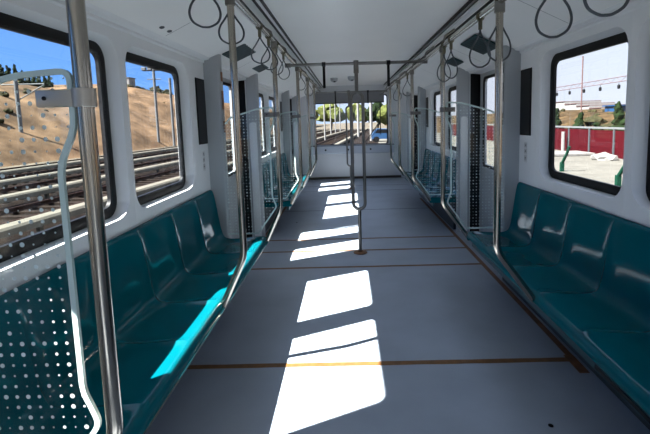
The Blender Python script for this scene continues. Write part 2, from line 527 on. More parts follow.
bench_lab = {(-1, 0): 'teal moulded bench under the left windows nearest the camera, sunlit on its edge',
             (1, 0): 'teal moulded bench under the right windows nearest the camera',
             (-1, 1): 'far teal bench on the left, beyond the first doorway behind dotted glass',
             (1, 1): 'far teal bench on the right, beyond the first doorway behind dotted glass'}
for s in (-1, 1):
    for k, (ya_, yb_) in enumerate(BAYS[1:]):
        t = thing('train_bench', bench_lab[(s, k)], 'bench', (s*WS[s], (ya_+yb_)/2, 0), 'teal benches along the walls')
        ox, oy = -s*WS[s], -(yb_-ya_)/2
        for i in range(NS):
            o = bpy.data.objects.new('bucket_seat', SEAT[s]); COL.objects.link(o)
            o.parent = t; o.location = (ox, oy+SW*(i+.5), 0)
        def bx(name, x0, x1, y0, y1, z0, z1, mat, bev=0):
            bm = newbm(); box(bm, ox+min(s*x0, s*x1), ox+max(s*x0, s*x1), y0, y1, z0, z1, bev)
            return link(name, bm, mat, t)
        h = (yb_-ya_)/2
        lp = LIP[s]-.926
        bx('front_skirt', lp+.965, lp+.985, -h+.012, h-.012, .310, .404, M['dteal'])
        bx('skirt_slot', lp+.961, lp+.965, -h+.42, -h+.80, .318, .336, M['black'])
        bx('underside', lp+.985, WS[s]-.001, -h+.01, h-.01, .385, .396, M['darkgrey'])
        bx('plinth', 1.225, WS[s]-.003, -h+.02, h-.02, .001, .384, M['darkgrey'])
        pts = [(p.x, p.y-.004) for p in sec3]+[(1.329, .86), (1.329, .36), (.93, .36)]
        for yy in (-h, h-.012):
            bm = newbm(); prism(bm, [(ox+s*sx(a, s), b) for a, b in pts], 1, yy, yy+.012)
            link('end_panel', bm, M['teal'], t)

# ------------------------------------------------------------------ poles
RP = .0195
BENDZ, ENDZ, ENDX = .69, .395, .92
pole_defs = [(Y0, 'glass'), (Y1, 'plain'), (Y2, 'glass'), (Y3, 'glass'), (Y4, 'plain'), (Y5, 'glass')]
pole_lab = {
 (-1, 0): 'thick steel grab pole nearest the camera on the left, clamped to dotted glass',
 (-1, 1): 'steel grab pole rising from the middle of the near left bench edge',
 (-1, 2): 'steel grab pole at the door end of the near left bench',
 (-1, 3): 'steel grab pole at the near end of the far left bench',
 (-1, 4): 'steel grab pole rising from the middle of the far left bench edge',
 (-1, 5): 'steel grab pole at the far end of the far left bench',
 (1, 1): 'steel grab pole rising from the middle of the near right bench edge',
 (1, 2): 'steel grab pole at the door end of the near right bench',
 (1, 3): 'steel grab pole at the near end of the far right bench',
 (1, 4): 'steel grab pole rising from the middle of the far right bench edge',
 (1, 5): 'steel grab pole at the far end of the far right bench'}
RAILS = {-1: 2.11, 1: 2.03}
for s in (-1, 1):
    for i, (y, kind) in enumerate(pole_defs):
        if (s, i) not in pole_lab: continue
        t = thing('grab_pole', pole_lab[(s, i)], 'pole', (s*PX, y, ENDZ), 'grab poles along the benches')
        bm = newbm()
        path = fillet([(0, 0, RAILS[s]-ENDZ-.02), (0, 0, (BENDZ if i else .66)-ENDZ), (s*(LIP[s]+.005-PX), 0, 0)], .055, 8)
        tube(bm, path, RP if i else .019, 16)
        link('pole_tube', bm, M['steel'], t, smooth=True)
        bm = newbm()
        lathe(bm, [(.0265, -.035), (.0275, -.03), (.0275, .01), (.0265, .02)], (0, 0, RAILS[s]-ENDZ-.02), 16)
        link('top_collar', bm, M['steel_dark'], t, smooth=True)
        if kind == 'glass':
            bm = newbm()
            zc = 1.503-ENDZ
            lathe(bm, [(.0245, -.021), (.0255, -.02), (.0255, .02), (.0245, .021)], (0, 0, zc), 16)
            x0, x1 = s*.018, s*.105
            box(bm, min(x0, x1), max(x0, x1), -.013, .013, zc-.0195, zc+.0195, .004)
            cl = link('glass_clamp', bm, M['steel_dark'] if i else M['clamp'], t, smooth=True)
            for yy in (-.0155, .0135):
                bm = newbm()
                tube(bm, [(s*.083, yy, zc), (s*.083, yy+.002, zc)], .0048, 12)
                link('clamp_screw', bm, M['black'], cl)

# ------------------------------------------------------------------ dotted glass screens
def screen_loop(xend):
    # (distance from the pole line, z)
    pts = [(.025, 1.545), (.03, 1.38)]
    pts = fillet([(.40, 1.492, 0), (.16, 1.563, 0), (.022, 1.572, 0), (.022, 1.43, 0), (.064, 1.35, 0), (.064, .79, 0), (.045, .745, 0), (.030, .70, 0), (.205, .462, 0)], .035, 5)
    loop = [(p.x, p.y) for p in pts]
    loop += [(xend, .462), (xend, 1.425), (xend-.02, 1.44)]
    return loop
scr_lab = {(-1, 0): 'large dotted glass screen in the left foreground beside the thick pole',
           (-1, 2): 'dotted glass screen at the door end of the near left bench',
           (1, 2): 'dotted glass screen at the door end of the near right bench',
           (-1, 3): 'dotted glass screen at the near end of the far left bench',
           (1, 3): 'dotted glass screen at the near end of the far right bench',
           (-1, 5): 'dotted glass screen at the far end of the far left bench',
           (1, 5): 'dotted glass screen at the far end of the far right bench'}
for (s, i), lb in scr_lab.items():
    y = pole_defs[i][0]
    t = thing('glass_screen', lb, 'glass screen', (s*PX, y, .462), 'dotted glass screens at the bench ends')
    xe = 1.205+s*BS-PX; loop = screen_loop(xe)
    n = len(loop)
    # inset loop for the clear ground border
    bm = newbm(); prism(bm, [(s*a, b-.462) for a, b in loop], 1, -.004, .004, 0, 1, 1)
    link('dotted_pane', bm, None, t, mats=[M['dotglass'], M['clear']])
    # bright ground edge: thin strip following the free edge
    bm = newbm()
    path = [Vector((s*a, 0, b-.462)) for a, b in [(xe-.02, 1.44)]+loop[:-3]+[loop[-3]]]
    wE = .0065
    pts2 = []
    m = len(path)
    prev = None
    for j, p in enumerate(path):
        tdir = (path[min(j+1, m-1)]-path[max(j-1, 0)]).normalized()
        nn = Vector((tdir.z, 0, -tdir.x))*(s)
        a = p-nn*wE*0; b = p-nn*wE*2
        ring = [bm.verts.new((a.x, -.0046, a.z)), bm.verts.new((a.x, .0046, a.z)), bm.verts.new((b.x, .0046, b.z)), bm.verts.new((b.x, -.0046, b.z))]
        if prev:
            for k in range(4): bm.faces.new([prev[k], prev[(k+1) % 4], ring[(k+1) % 4], ring[k]])
        prev = ring
    link('ground_edge', bm, M['edge'], t)

# ------------------------------------------------------------------ overhead rails
for nm, s in SIDES:
    t = thing('overhead_handrail', 'long steel handrail below the ceiling on the %s, carrying loop straps' % nm, 'handrail', (s*PX, 0, RAILS[s]))
    bm = newbm(); tube(bm, [(0, YBACK+.1, 0), (0, 3, 0), (0, 6, 0), (0, YEND-.02, 0)], .0165, 14)
    link('rail_tube', bm, M['bright'], t, smooth=True)
    for y in (Y1-.8, Y1, Y2, DC, Y3, Y4, Y5, DC2):
        bm = newbm()
        tube(bm, [(0, y, .012), (s*.02, y, .08), (s*.10, y, .135)], .010, 8)
        link('rail_hanger', bm, M['steel_dark'], t, smooth=True)
    # second slim rail (cable duct) between handrail and trim
    bm = newbm(); box(bm, s*.10-.02, s*.10+.02, YBACK+.1, YEND-.02, 2.185-RAILS[s], 2.205-RAILS[s])
    link('duct_rail', bm, M['white'], t)

for y, lb in ((DC, 'steel cross bar under the ceiling over the first doorway'), (DC2, 'steel cross bar under the ceiling close to the front windscreen')):
    RAILZ = 2.04
    t = thing('cross_bar', lb, 'handrail', (0, y, RAILZ-.02))
    bm = newbm(); tube(bm, [(-PX, 0, 0), (0, 0, 0), (PX, 0, 0)], .0165, 14); link('bar_tube', bm, M['steel_dark'], t, smooth=True)
    for x in (-PX, PX):
        bm = newbm(); tube(bm, [(x-.03, 0, 0), (x+.03, 0, 0)], .023, 14); link('end_socket', bm, M['steel_dark'], t, smooth=True)
    for j, x in enumerate((-.335, .335)):
        where = 'over the first doorway' if y == DC else 'close to the windscreen'
        g = thing('hanging_grip', 'black grip strap on the cross bar %s, %s of loop pole' % (where, 'left' if j == 0 else 'right'), 'strap', (x, y, RAILZ-.02), 'grip straps on the cross bars')
        bm = newbm(); lathe(bm, [(.023, -.02), (.0245, -.016), (.0245, .016), (.023, .02)], (0, 0, 0), 14)
        for v in bm.verts: v.co = Vector((v.co.z, v.co.y, v.co.x))
        link('grip_clip', bm, M['gloss_black'], g, smooth=True)
        bm = newbm(); box(bm, -.014, .014, -.006, .006, -.245, -.02, .004); link('grip_band', bm, M['gloss_black'], g)

# loop poles in the doorways
for y, lb in ((DC, 'steel loop pole standing mid floor in the first doorway'), (DC2, 'distant steel loop pole standing by the front windscreen')):
    t = thing('loop_pole', lb, 'pole', (0 if y == DC else -.06, y, 0), 'loop poles in the doorways')
    zt, zb, hw = 1.725, .485, .0625
    bm = newbm(); tube(bm, [(0, 0, zt), (0, 0, 1.9), (0, 0, RAILZ-.03)], .019, 16); link('upper_tube', bm, M['steel_dark'], t, smooth=True)
    bm = newbm(); lathe(bm, [(.026, -.10), (.027, -.095), (.027, .028), (.025, .03)], (0, 0, RAILZ-.02), 16); link('top_socket', bm, M['steel_dark'], t, smooth=True)
    loop = []
    for k in range(13): a = PI*k/12; loop.append((hw*math.cos(a), 0, zt-hw+hw*math.sin(a)))
    for k in range(13): a = PI+PI*k/12; loop.append((hw*math.cos(a), 0, zb+hw+hw*math.sin(a)))
    bm = newbm(); tube(bm, loop, .0175, 14, closed=True); link('grip_loop', bm, M['steel_dark'], t, smooth=True)
    bm = newbm(); tube(bm, [(0, 0, .002), (0, 0, .25), (0, 0, zb)], .0185, 16); link('lower_tube', bm, M['steel_dark'], t, smooth=True)
    bm = newbm(); lathe(bm, [(.075, 0.0015), (.075, .006), (.04, .012), (.028, .02), (.026, .03)], (0, 0, 0), 20); link('floor_flange', bm, M['rust'], t, smooth=True)

# ------------------------------------------------------------------ loop straps
def strap_meshes():
    pts = [(0, 0, -.055), (.004, 0, -.10), (.03, 0, -.155), (.055, 0, -.20), (.064, 0, -.245), (.052, 0, -.285), (.022, 0, -.308), (0, 0, -.312)]
    L_ = [(-x, y, z) for x, y, z in pts[-2:0:-1]]
    loop = catmull(pts+L_, 5, closed=True)
    bm = newbm(); tube(bm, loop, .0035, 8, closed=True, sx=1.5)
    me = bpy.data.meshes.new('strap_loop'); bm.to_mesh(me); bm.free()
    for p in me.polygons: p.use_smooth = True
    me.materials.append(M['strap'])
    bm = newbm()
    ring = [(0, .0205*math.cos(2*PI*k/16)*1.0, 0) for k in range(16)]
    hook = [(.0215*math.cos(2*PI*k/18), 0, .0215*math.sin(2*PI*k/18)) for k in range(18)]
    tube(bm, hook, .0055, 8, closed=True)
    box(bm, -.011, .011, -.009, .009, -.075, -.02, .003)
    m2 = bpy.data.meshes.new('strap_hook'); bm.to_mesh(m2); bm.free()
    m2.materials.append(M['clip'])
    return me, m2
SL, SH = strap_meshes()
def strap(s, y, lab, rot, drop=1.):
    t = thing('loop_strap', lab, 'strap', (s*PX, y, RAILS[s]), 'grey loop straps on the handrails')
    t.rotation_euler = (0, 0, rot*.0)
    a = bpy.data.objects.new('strap_loop', SL); COL.objects.link(a); a.parent = t; a.rotation_euler = (0, 0, rot); a.scale = (1, 1, drop)
    b = bpy.data.objects.new('strap_hook', SH); COL.objects.link(b); b.parent = t
ordn = ['nearest the camera', 'second', 'third', 'fourth', 'fifth', 'sixth', 'seventh', 'eighth', 'ninth', 'tenth', 'eleventh', 'twelfth']
SY = {-1: [1.888, 2.31, 3.075, 3.42, 3.775, 4.2, 5.75, 6.9], 1: [1.378, 1.72, 2.317, 2.643, 3.366, 3.606, 5.75, 6.9]}
for s in (-1, 1):
    for i, y in enumerate(SY[s]):
        w = 'left' if s < 0 else 'right'
        lab = ('grey loop strap hanging nearest the camera on the %s handrail' % w) if i == 0 else ('grey loop strap, %s from the camera on the %s handrail' % (ordn[i], w))
        strap(s, y, lab, R.uniform(-.5, .5) if i > 1 else (.25 if s < 0 else -.2), R.uniform(.81, .86) if s < 0 else R.uniform(.93, .98))

# ------------------------------------------------------------------ small wall and ceiling fittings
def slope_z(x): return 2.175+(abs(x)-.9)*(2.0-2.175)/(WX-.062-.9)
for nm, s in SIDES:
    for (xa, xb, yA, yB, lb) in ((.98, 1.20, 3.75, 4.22, 'dark teal ceiling vent, the larger one over the %s door'), (1.06, 1.18, 4.85, 5.22, 'dark teal ceiling vent, the smaller one farther along on the %s')):
        t = thing('ceiling_vent', lb % nm, 'vent', (s*(xa+xb)/2+BS, (yA+yB)/2, slope_z((xa+xb)/2)), 'ceiling vents')
        cx, cyy, cz = (xa+xb)/2, (yA+yB)/2, slope_z((xa+xb)/2)
        def P(x, y, d): return (s*(x-cx), y-cyy, slope_z(x)-cz-d)
        bm = newbm()
        top = [bm.verts.new(P(x, y, .001)) for x, y in ((xa, yA), (xb, yA), (xb, yB), (xa, yB))]
        bot = [bm.verts.new(P(x, y, .012)) for x, y in ((xa, yA), (xb, yA), (xb, yB), (xa, yB))]
        bm.faces.new(top); bm.faces.new(bot)
        for k in range(4): bm.faces.new([top[k], top[(k+1) % 4], bot[(k+1) % 4], bot[k]])
        link('vent_plate', bm, M['vent'], t)
        bm = newbm()
        n = 7
        for k in range(n):
            y = yA+(yB-yA)*(k+.5)/n
            vs = [bm.verts.new(P(x, yy, d)) for x, yy, d in ((xa+.015, y-.008, .0125), (xb-.015, y-.008, .0125), (xb-.015, y+.008, .017), (xa+.015, y+.008, .017))]
            bm.faces.new(vs)
        link('vent_louvre', bm, M['darkgrey'], t)
for x, y, lb in ((-.345, 8.6, 'round white ceiling dome left of the loop pole'), (.0, 8.4, 'round white ceiling dome with a dark lens, behind the loop pole')):
    t = thing('ceiling_dome', lb, 'camera', (x, y, 2.28), 'ceiling domes')
    bm = newbm(); lathe(bm, [(.075, 0), (.075, -.03), (.065, -.06), (.04, -.08), (.012, -.088)], (0, 0, 0), 20); link('dome_cover', bm, M['pillar'], t, smooth=True)
    bm = newbm(); lathe(bm, [(.026, 0), (.022, -.012), (.008, -.018)], (.01, -.042, -.066), 12); link('lens', bm, M['black'], t, smooth=True)

for nm, s in SIDES:
    for y0, y1, w in ((3.475, 3.685, 'near'), (Y5-.18, Y5+.03, 'far')):
        t = thing('display_panel', 'black vertical display panel at the end of the %s %s windows' % (w, nm), 'panel', (s*WX+BS, (y0+y1)/2, 1.27), 'black wall panels')
        h = (y1-y0)/2
        bm = newbm(); box(bm, min(0, -s*.008), max(0, -s*.008), -h, h, 0, .545, .003); link('panel_frame', bm, M['black'], t)
        bm = newbm(); box(bm, min(-s*.008, -s*.0095), max(-s*.008, -s*.0095), -h+.012, h-.012, .012, .533); link('panel_screen', bm, M['gloss_black'], t)
    t = thing('notice_sticker', 'small pale pictogram sticker on the %s wall below the near black panel' % nm, 'sticker', (s*WX+BS, 3.57, 1.12), 'wall stickers')
    bm = newbm(); box(bm, min(-s*.0005, -s*.002), max(-s*.0005, -s*.002), -.028, .028, -.075, .095); link('backing', bm, M['sticker'], t)
    bm = newbm()
    for (za, zb) in ((.05, .085), (.0, .036), (-.06, -.018)):
        f0, f1 = (za+zb)/2, zb-za
        for yy in (-.015, .008):
            box(bm, min(-s*.002, -s*.0025), max(-s*.002, -s*.0025), yy, yy+.006, za, zb)
        box(bm, min(-s*.002, -s*.0025), max(-s*.002, -s*.0025), -.015, .014, f0-.003, f0+.004)
    link('pictogram', bm, M['darkgrey'], t)
# small oval ceiling inserts above the left window
for y in (2.63, 2.74):
    bm = newbm(); lathe(bm, [(.016, 0), (.014, -.003)], (0, 0, 0), 14)
    for v in bm.verts: v.co.y *= 1.6
    o = link('panel_latch', bm, M['darkgrey']); o.location = (-1.235+BS, y, slope_z(1.235)-.001); o.rotation_euler = (0, -math.atan2(.175, .368), 0)
    tag(o, 'small dark oval latch on the left ceiling panel, %s of the pair' % ('nearer' if y < 2.7 else 'farther'), 'latch', 'ceiling panel latches')

# front end fittings
t = thing('sun_blind', 'grey roller blind across the top of the front windscreen', 'blind', (0, YEND-.05, 1.86))
bm = newbm(); box(bm, -.86, .80, -.012, .012, 0, .25); link('blind_cloth', bm, M['grey'], t)
bm = newbm(); tube(bm, [(-.86, 0, 0), (0, 0, 0), (.80, 0, 0)], .016, 10); link('bottom_bar', bm, M['darkgrey'], t)
t = thing('driver_console', 'pale grey console shelf with three dark knobs below the windscreen', 'console', (0, YEND-.14, .64))
bm = newbm(); prism(bm, [(-.12, .19), (.141, .19), (.141, 0), (-.10, 0), (-.12, .02)], 0, -1.0, 1.0); link('console_body', bm, M['consoleb'], t)
for x in (-.64, -.10, .44):
    bm = newbm(); tube(bm, [(x, -.12, .10), (x, -.15, .10)], .022, 12); link('knob', bm, M['black'], t, smooth=True)
bm = newbm(); box(bm, -1.02, 1.02, -.135, .135, .191, .205, .003); link('console_top', bm, M['darkgrey'], t)

# windscreen wiper outside
t = thing('windscreen_wiper', 'black wiper arm resting across the outside of the windscreen', 'wiper', (.3, YEND+.16, .84))
bm = newbm(); tube(bm, [(0, 0, 0), (.2, 0, .26), (.42, 0, .58)], .012, 8); tube(bm, [(.05, 0, 0), (.24, 0, .25), (.42, 0, .55)], .008, 8); link('wiper_arm', bm, M['darkgrey'], t)
bm = newbm(); tube(bm, [(0, -.09, 0), (0, .02, 0)], .03, 10); link('wiper_pivot', bm, M['black'], t)
bm = newbm(); box(bm, .405, .43, -.012, .012, .22, .95); link('wiper_blade', bm, M['black'], t)

# ------------------------------------------------------------------ outside
GZ = -1.05
bm = newbm(); box(bm, -260, 260, -60, 420, GZ-.5, GZ)
struct('ground', link('ground', bm, M['tan']))
bm = newbm(); box(bm, 3.0, 14.9, -10, 120, GZ, GZ+.03)
struct('paved_yard', link('paved_yard', bm, M['conc']))
PHI = .087
bm = newbm(); box(bm, -21.0, 1.8, -6, 112, 0, .035)
o = struct('yard_ballast', link('yard_ballast', bm, M['ballast'])); o.location = (-2.6, 0, GZ); o.rotation_euler = (0, 0, -PHI)
tr_lab = ['railway track nearest the left windows', 'second railway track out from the left windows', 'third railway track out from the left windows', 'fourth railway track out from the left windows', 'railway track farthest out, at the hill foot']
for i, x0 in enumerate((-6.0, -9.9, -13.7, -17.4, -21.1)):
    t = thing('railway_track', tr_lab[i]+', with a cream third rail cover', 'railway track', (x0, 0, GZ), 'yard tracks')
    t.rotation_euler = (0, 0, -PHI)
    ys, ye = -6, 110
    bm = newbm(); prism(bm, [(-1.55, 0), (1.55, 0), (1.25, .10), (-1.25, .10)], 1, ys, ye); link('ballast_bed', bm, M['ballast'], t)
    for x in (-.75, .75):
        bm = newbm(); prism(bm, [(x-.07, .17), (x+.07, .17), (x+.02, .2), (x+.035, .30), (x-.035, .30), (x-.02, .2)], 1, ys, ye); link('rail', bm, M['rail'], t)
    bm = newbm()
    y = ys+.3
    while y < ye:
        box(bm, -1.15, 1.15, y-.11, y+.11, .10, .17); y += .65
    o = link('sleepers', bm, M['sleeper'], t); o['kind'] = 'stuff'
    for x in (1.55,):
        bm = newbm()
        prism(bm, [(x-.23, .24), (x+.23, .24), (x+.23, .38), (x+.17, .43), (x-.17, .43), (x-.23, .38)], 1, ys, ye)
        y = ys+1
        while y < ye: box(bm, x-.05, x+.05, y-.05, y+.05, 0, .25); y += 2.5
        link('third_rail_cover', bm, M['cream'], t)

def roughen(m, scale, amount):
    nt = m.node_tree
    b = next(n for n in nt.nodes if n.type == 'BSDF_PRINCIPLED')
    src = b.inputs['Base Color'].links[0].from_socket
    tc = nt.nodes.new('ShaderNodeTexCoord')
    n = nt.nodes.new('ShaderNodeTexNoise'); n.inputs['Scale'].default_value = scale; n.inputs['Detail'].default_value = 8; n.inputs['Roughness'].default_value = .7
    nt.links.new(tc.outputs['Object'], n.inputs['Vector'])
    mr = nt.nodes.new('ShaderNodeMapRange'); mr.inputs[1].default_value = .35; mr.inputs[2].default_value = .65; mr.inputs[3].default_value = 1-amount; mr.inputs[4].default_value = 1+amount*.6
    nt.links.new(n.outputs['Fac'], mr.inputs[0])
    mx = nt.nodes.new('ShaderNodeVectorMath'); mx.operation = 'MULTIPLY'
    nt.links.new(src, mx.inputs[0]); nt.links.new(mr.outputs[0], mx.inputs[1]); nt.links.new(mx.outputs[0], b.inputs['Base Color'])
roughen(M['hill'], .55, .5); roughen(M['ochre'], .9, .75); roughen(M['tan'], 1.2, .4); roughen(M['conc'], 1.5, .2)

def terrain(name, mat, xs, ys, fz):
    bm = newbm(); rows = []
    for x in xs: rows.append([bm.verts.new((x, y, fz(x, y))) for y in ys])
    for A, B in zip(rows, rows[1:]):
        for k in range(len(A)-1): bm.faces.new([A[k], A[k+1], B[k+1], B[k]])
    return struct(name, link(name, bm, mat, smooth=True))
def lerp(a, b, t): t = max(0, min(1, t)); return a+(b-a)*t
def hill_z(x, y):
    foot = -25.8+.085*y
    d = foot-x
    if d < 0: return GZ-.3
    h = 9.8*(1-math.exp(-d/13.0)) + .02*d
    n = noise.fractal(Vector((x*.09, y*.09, 0)), 1., 2., 5)*min(1, d/6)*1.1
    bump = 1.2*math.exp(-((y-86)/14)**2)*min(1, d/10)
    dip = -.8*lerp(0, 1, (y-100)/60)*min(1, d/10)
    return GZ+h+n+bump+dip
terrain('hillside', M['hill'], [-14-.9*i for i in range(20)]+[-32-2.2*i for i in range(30)], [10+2.2*i for i in range(110)], hill_z)
def bank_z(x, y):
    d = x-15.2
    if d < 0: return GZ-.2
    return GZ+2.5*(1-math.exp(-d/6))+.035*d*math.exp(-d/60)+noise.fractal(Vector((x*.15, y*.15, 3)), 1., 2., 4)*.45*min(1, d/3)
terrain('right_bank', M['ochre'], [14.9+.7*i for i in range(20)]+[30+3*i for i in range(14)], [0+2*i for i in range(90)], bank_z)

def crown(bm, c, rx, rz, seed, sub=2, amp=.35):
    tmp = bmesh.new(); bmesh.ops.create_icosphere(tmp, subdivisions=sub, radius=1)
    off = Vector((seed*3.1, seed*1.7, seed*.9))
    mp = {}
    for v in tmp.verts:
        k = 1+amp*noise.fractal(v.co*2.2+off, 1., 2., 4)
        p = Vector((v.co.x*rx*k, v.co.y*rx*k, v.co.z*rz*k))+Vector(c)
        mp[v] = bm.verts.new(p)
    for f in tmp.faces: bm.faces.new([mp[v] for v in f.verts])
    tmp.free()
def tree(name, x, y, z, h, w, lab, mat='leaf', grp=None, tall=False):
    t = thing(name, lab, 'tree', (x, y, z), grp)
    sd = R.uniform(0, 50)
    bm = newbm(); tube(bm, [(0, 0, -.3), (.03*h, 0, h*.25), (0, .02*h, h*.55)], .03*h, 8); link('trunk', bm, M['bark'], t)
    bm = newbm()
    if tall:
        for k in range(5): crown(bm, (R.uniform(-.1, .1)*w, R.uniform(-.1, .1)*w, h*(.22+.16*k)), w*(.5-.085*k), h*.14, sd+k, 2, .5)
    else:
        for k in range(5): 
            a = 2*PI*k/5; crown(bm, (w*.26*math.cos(a), w*.26*math.sin(a), h*(.55+.12*(k % 2))), w*.30, h*.26, sd+k, 2, .5)
        crown(bm, (0, 0, h*.75), w*.3, h*.25, sd+9, 2, .5)
    link('crown', bm, M[mat], t)
    return t
# right: small evergreens behind the red wall
for j, (x, y, h, w, lab) in enumerate(((16.6, 34.3, 2.9, 1.3, 'evergreen tree at the left edge of the right window, behind the red wall'),
                      (16.6, 30.9, 2.5, 1.2, 'narrow evergreen tree under the gantry mast behind the red wall'),
                      (17.0, 29.4, 1.75, 1.5, 'low bushy evergreen in the middle of the right window behind the red wall'),
                      (16.6, 26.4, 3.05, 1.25, 'tallest evergreen tree at the right edge of the right window'))):
    tree('evergreen_tree', x, y, bank_z(x, y)-.2, h+(-1.05-bank_z(x, y))+.35, w, lab, 'leaf', 'evergreens behind the red wall', True)
for j, (x, y) in enumerate(((19, 31), (20, 35), (21, 28.5), (19.5, 26.5))):
    bm = newbm(); crown(bm, (0, 0, .25), .8, .5, j+3, 2, .5)
    o = link('shrub', bm, M['scrub']); o.location = (x, y, bank_z(x, y)-.05)
    tag(o, 'olive shrub on the ochre bank beyond the red wall, %s from the left' % ['third', 'leftmost', 'fourth', 'second'][0 if j == 0 else (1 if j == 1 else (2 if j == 3 else 3))], 'shrub', 'bank shrubs')

def scrub(name, pts, lab):
    bm = newbm()
    for k, (x, y, z, r_) in enumerate(pts): crown(bm, (x, y, z+r_*.3), r_, r_*.75, k*1.37, 1, .5)
    tag(link(name, bm, M['scrub']), lab, 'scrub', kind='stuff')
pts = []
for k in range(110):
    x, y = 16.2+R.random()**1.5*16, R.uniform(20, 62); pts.append((x, y, bank_z(x, y)-.08, R.uniform(.15, .42)))
scrub('dry_scrub', pts, 'patchy dry scrub growing over the ochre bank beyond the red wall')
pts = []
for k in range(130):
    y = R.uniform(78, 135); x = -40-R.random()*7; pts.append((x, y, hill_z(x, y)-.1, R.uniform(.3, .8)))
for k in range(40):
    y = R.uniform(34, 75); x = -30-R.random()*14; pts.append((x, y, hill_z(x, y)-.06, R.uniform(.12, .3)))
scrub('hill_scrub', pts, 'thin band of olive scrub along the crest of the sandy hill')
# red boundary wall
t = thing('boundary_wall', 'dark red panel wall with grey posts outside the right window', 'wall', (14.62, 0, GZ))
y = 14.
k = 0
while y < 60:
    bm = newbm(); box(bm, -.04, .04, y+.06, y+2.34, .02, 1.52, .01); link('red_panel', bm, M['red'], t)
    bm = newbm(); box(bm, -.09, .05, y-.06, y+.06, 0, 1.6); link('post', bm, M['darkgrey'], t)
    y += 2.4
bm = newbm(); box(bm, -.10, .10, 14, y, 1.60, 1.70); link('cap_rail', bm, M['galv'], t)
# green slanted posts
for x, y, lab in ((9.17, 18.45, 'green slanted railing post at the left of the right window'), (8.85, 14.1, 'green slanted railing post at the right of the right window')):
    t = thing('railing_post', lab, 'post', (x, y, GZ+.03), 'green railing posts')
    bm = newbm(); box(bm, -.07, .07, -.07, .07, 0, .4); link('post_foot', bm, M['green_post'], t)
    bm = newbm(); tube(bm, [(0, 0, .36), (.05, -.25, .75), (.08, -.42, 1.1)], .06, 8); link('post_brace', bm, M['green_post'], t)
bm = newbm(); tube(bm, [(0, 0, 0), (0, 0, .7), (0, 0, 1.35)], .11, 10)
o = link('marker_post', bm, M['house']); o.location = (14.2, 28.4, GZ); tag(o, 'short white post in front of the red wall', 'post')
t = None
bm = newbm()
crown(bm, (0, 0, .1), .6, .3, 2, 2, .6)
o = link('rubble_heap', bm, M['rubble']); o.location = (13.5, 22.6, GZ); tag(o, 'white rubble heap at the foot of the red wall', 'rubble')
bm = newbm(); box(bm, -1.3, 1.3, -1.0, 1.0, 0, .16, .03)
o = link('concrete_slab', bm, M['rubble']); o.location = (13.1, 26.0, GZ+.03); tag(o, 'flat pale concrete slab lying left of the rubble heap', 'slab')

# overhead gantry on the right
t = thing('cable_gantry', 'pinkish steel lattice gantry crossing the sky outside the right window', 'gantry', (25, 46.2, bank_z(25, 46.2)))
bz = bank_z(25, 46.2)
bm = newbm()
for dz, yk in ((4.62, 0), (4.2, 0)):
    tube(bm, [(0, -14, dz-bz+.12), (0, 22, dz-bz-.06)], .035, 6)
for k in range(24): 
    ya_ = -14+1.5*k; tube(bm, [(0, ya_, 4.2-bz+.1), (0, ya_+.75, 4.62-bz+.1)], .014, 5); tube(bm, [(0, ya_+.75, 4.62-bz+.1), (0, ya_+1.5, 4.2-bz+.1)], .014, 5)
link('lattice_beam', bm, M['rosy'], t)
bm = newbm(); tube(bm, [(0, 0, -.5), (0, 0, 3), (0, 0, 7.5-bz)], .065, 8); link('mast', bm, M['rosy'], t)
for k in range(5):
    y = -6+2.9*k-.2
    bm = newbm(); tube(bm, [(0, y, 4.2-bz+.08), (0, y, 4.05-bz)], .02, 6); lathe(bm, [(.03, -.42), (.12, -.38), (.13, -.1), (.04, 0)], (0, y, 4.05-bz), 10); link('insulator', bm, M['black'], t)
t = thing('warehouse', 'pale stepped building on the skyline of the right window', 'building', (60, 111, bank_z(60, 111)))
bz = bank_z(60, 111)
for (ya_, yb_, zt) in ((8, 26, 4.9), (2, 8, 4.1), (-4, 2, 3.4), (-9, -4, 2.7)):
    bm = newbm(); box(bm, 0, 10, ya_, yb_, -1, zt-bz); link('wing', bm, M['house'], t)
    bm = newbm(); box(bm, -.2, 10, ya_, yb_, zt-bz, zt-bz+.14); link('roof_edge', bm, M['rosy'], t)
t = thing('blue_shed', 'small blue shed on the skyline at the right of the right window', 'shed', (30, 48.9, bank_z(30, 48.9)-.1))
bm = newbm(); box(bm, -1, 1.4, -2.2, -.2, 0, .62); link('shed_body', bm, M['blue'], t)
bm = newbm(); box(bm, -1.2, 1.6, -2.4, 0, .62, .74); link('shed_roof', bm, M['blue'], t)

# left: masts and posts
def mast(x, y, top, lab, kind):
    z0 = GZ
    t = thing('light_mast' if kind == 'flood' else 'line_post', lab, 'mast', (x, y, z0))
    h = top-z0
    bm = newbm(); tube(bm, [(0, 0, 0), (0, 0, h*.5), (0, 0, h)], .15, 10); link('shaft', bm, M['galv'], t)
    if kind == 'flood':
        bm = newbm(); tube(bm, [(-1.2, 0, h-.5), (1.2, 0, h-.5)], .07, 6); tube(bm, [(-.8, 0, h-1.5), (.8, 0, h-1.5)], .06, 6); link('cross_arm', bm, M['galv'], t)
        for x_ in (-1.1, -.4, .4, 1.1):
            bm = newbm(); box(bm, x_-.24, x_+.24, -.2, .2, h-.48, h-.12, .04); link('floodlight', bm, M['galv'], t)
    elif kind == 'bracket':
        bm = newbm(); tube(bm, [(0, 0, h-.3), (2.2, .2, h-.3)], .06, 6); tube(bm, [(0, 0, h-1.6), (2.2, .2, h-.35)], .05, 6); tube(bm, [(0, 0, h-.3), (-1.2, 0, h-.3)], .06, 6); link('bracket_arm', bm, M['galv'], t)
    return t
mast(-27.0, 34.9, 5.4, 'grey line post with a bracket at the left edge of the first left window', 'bracket')
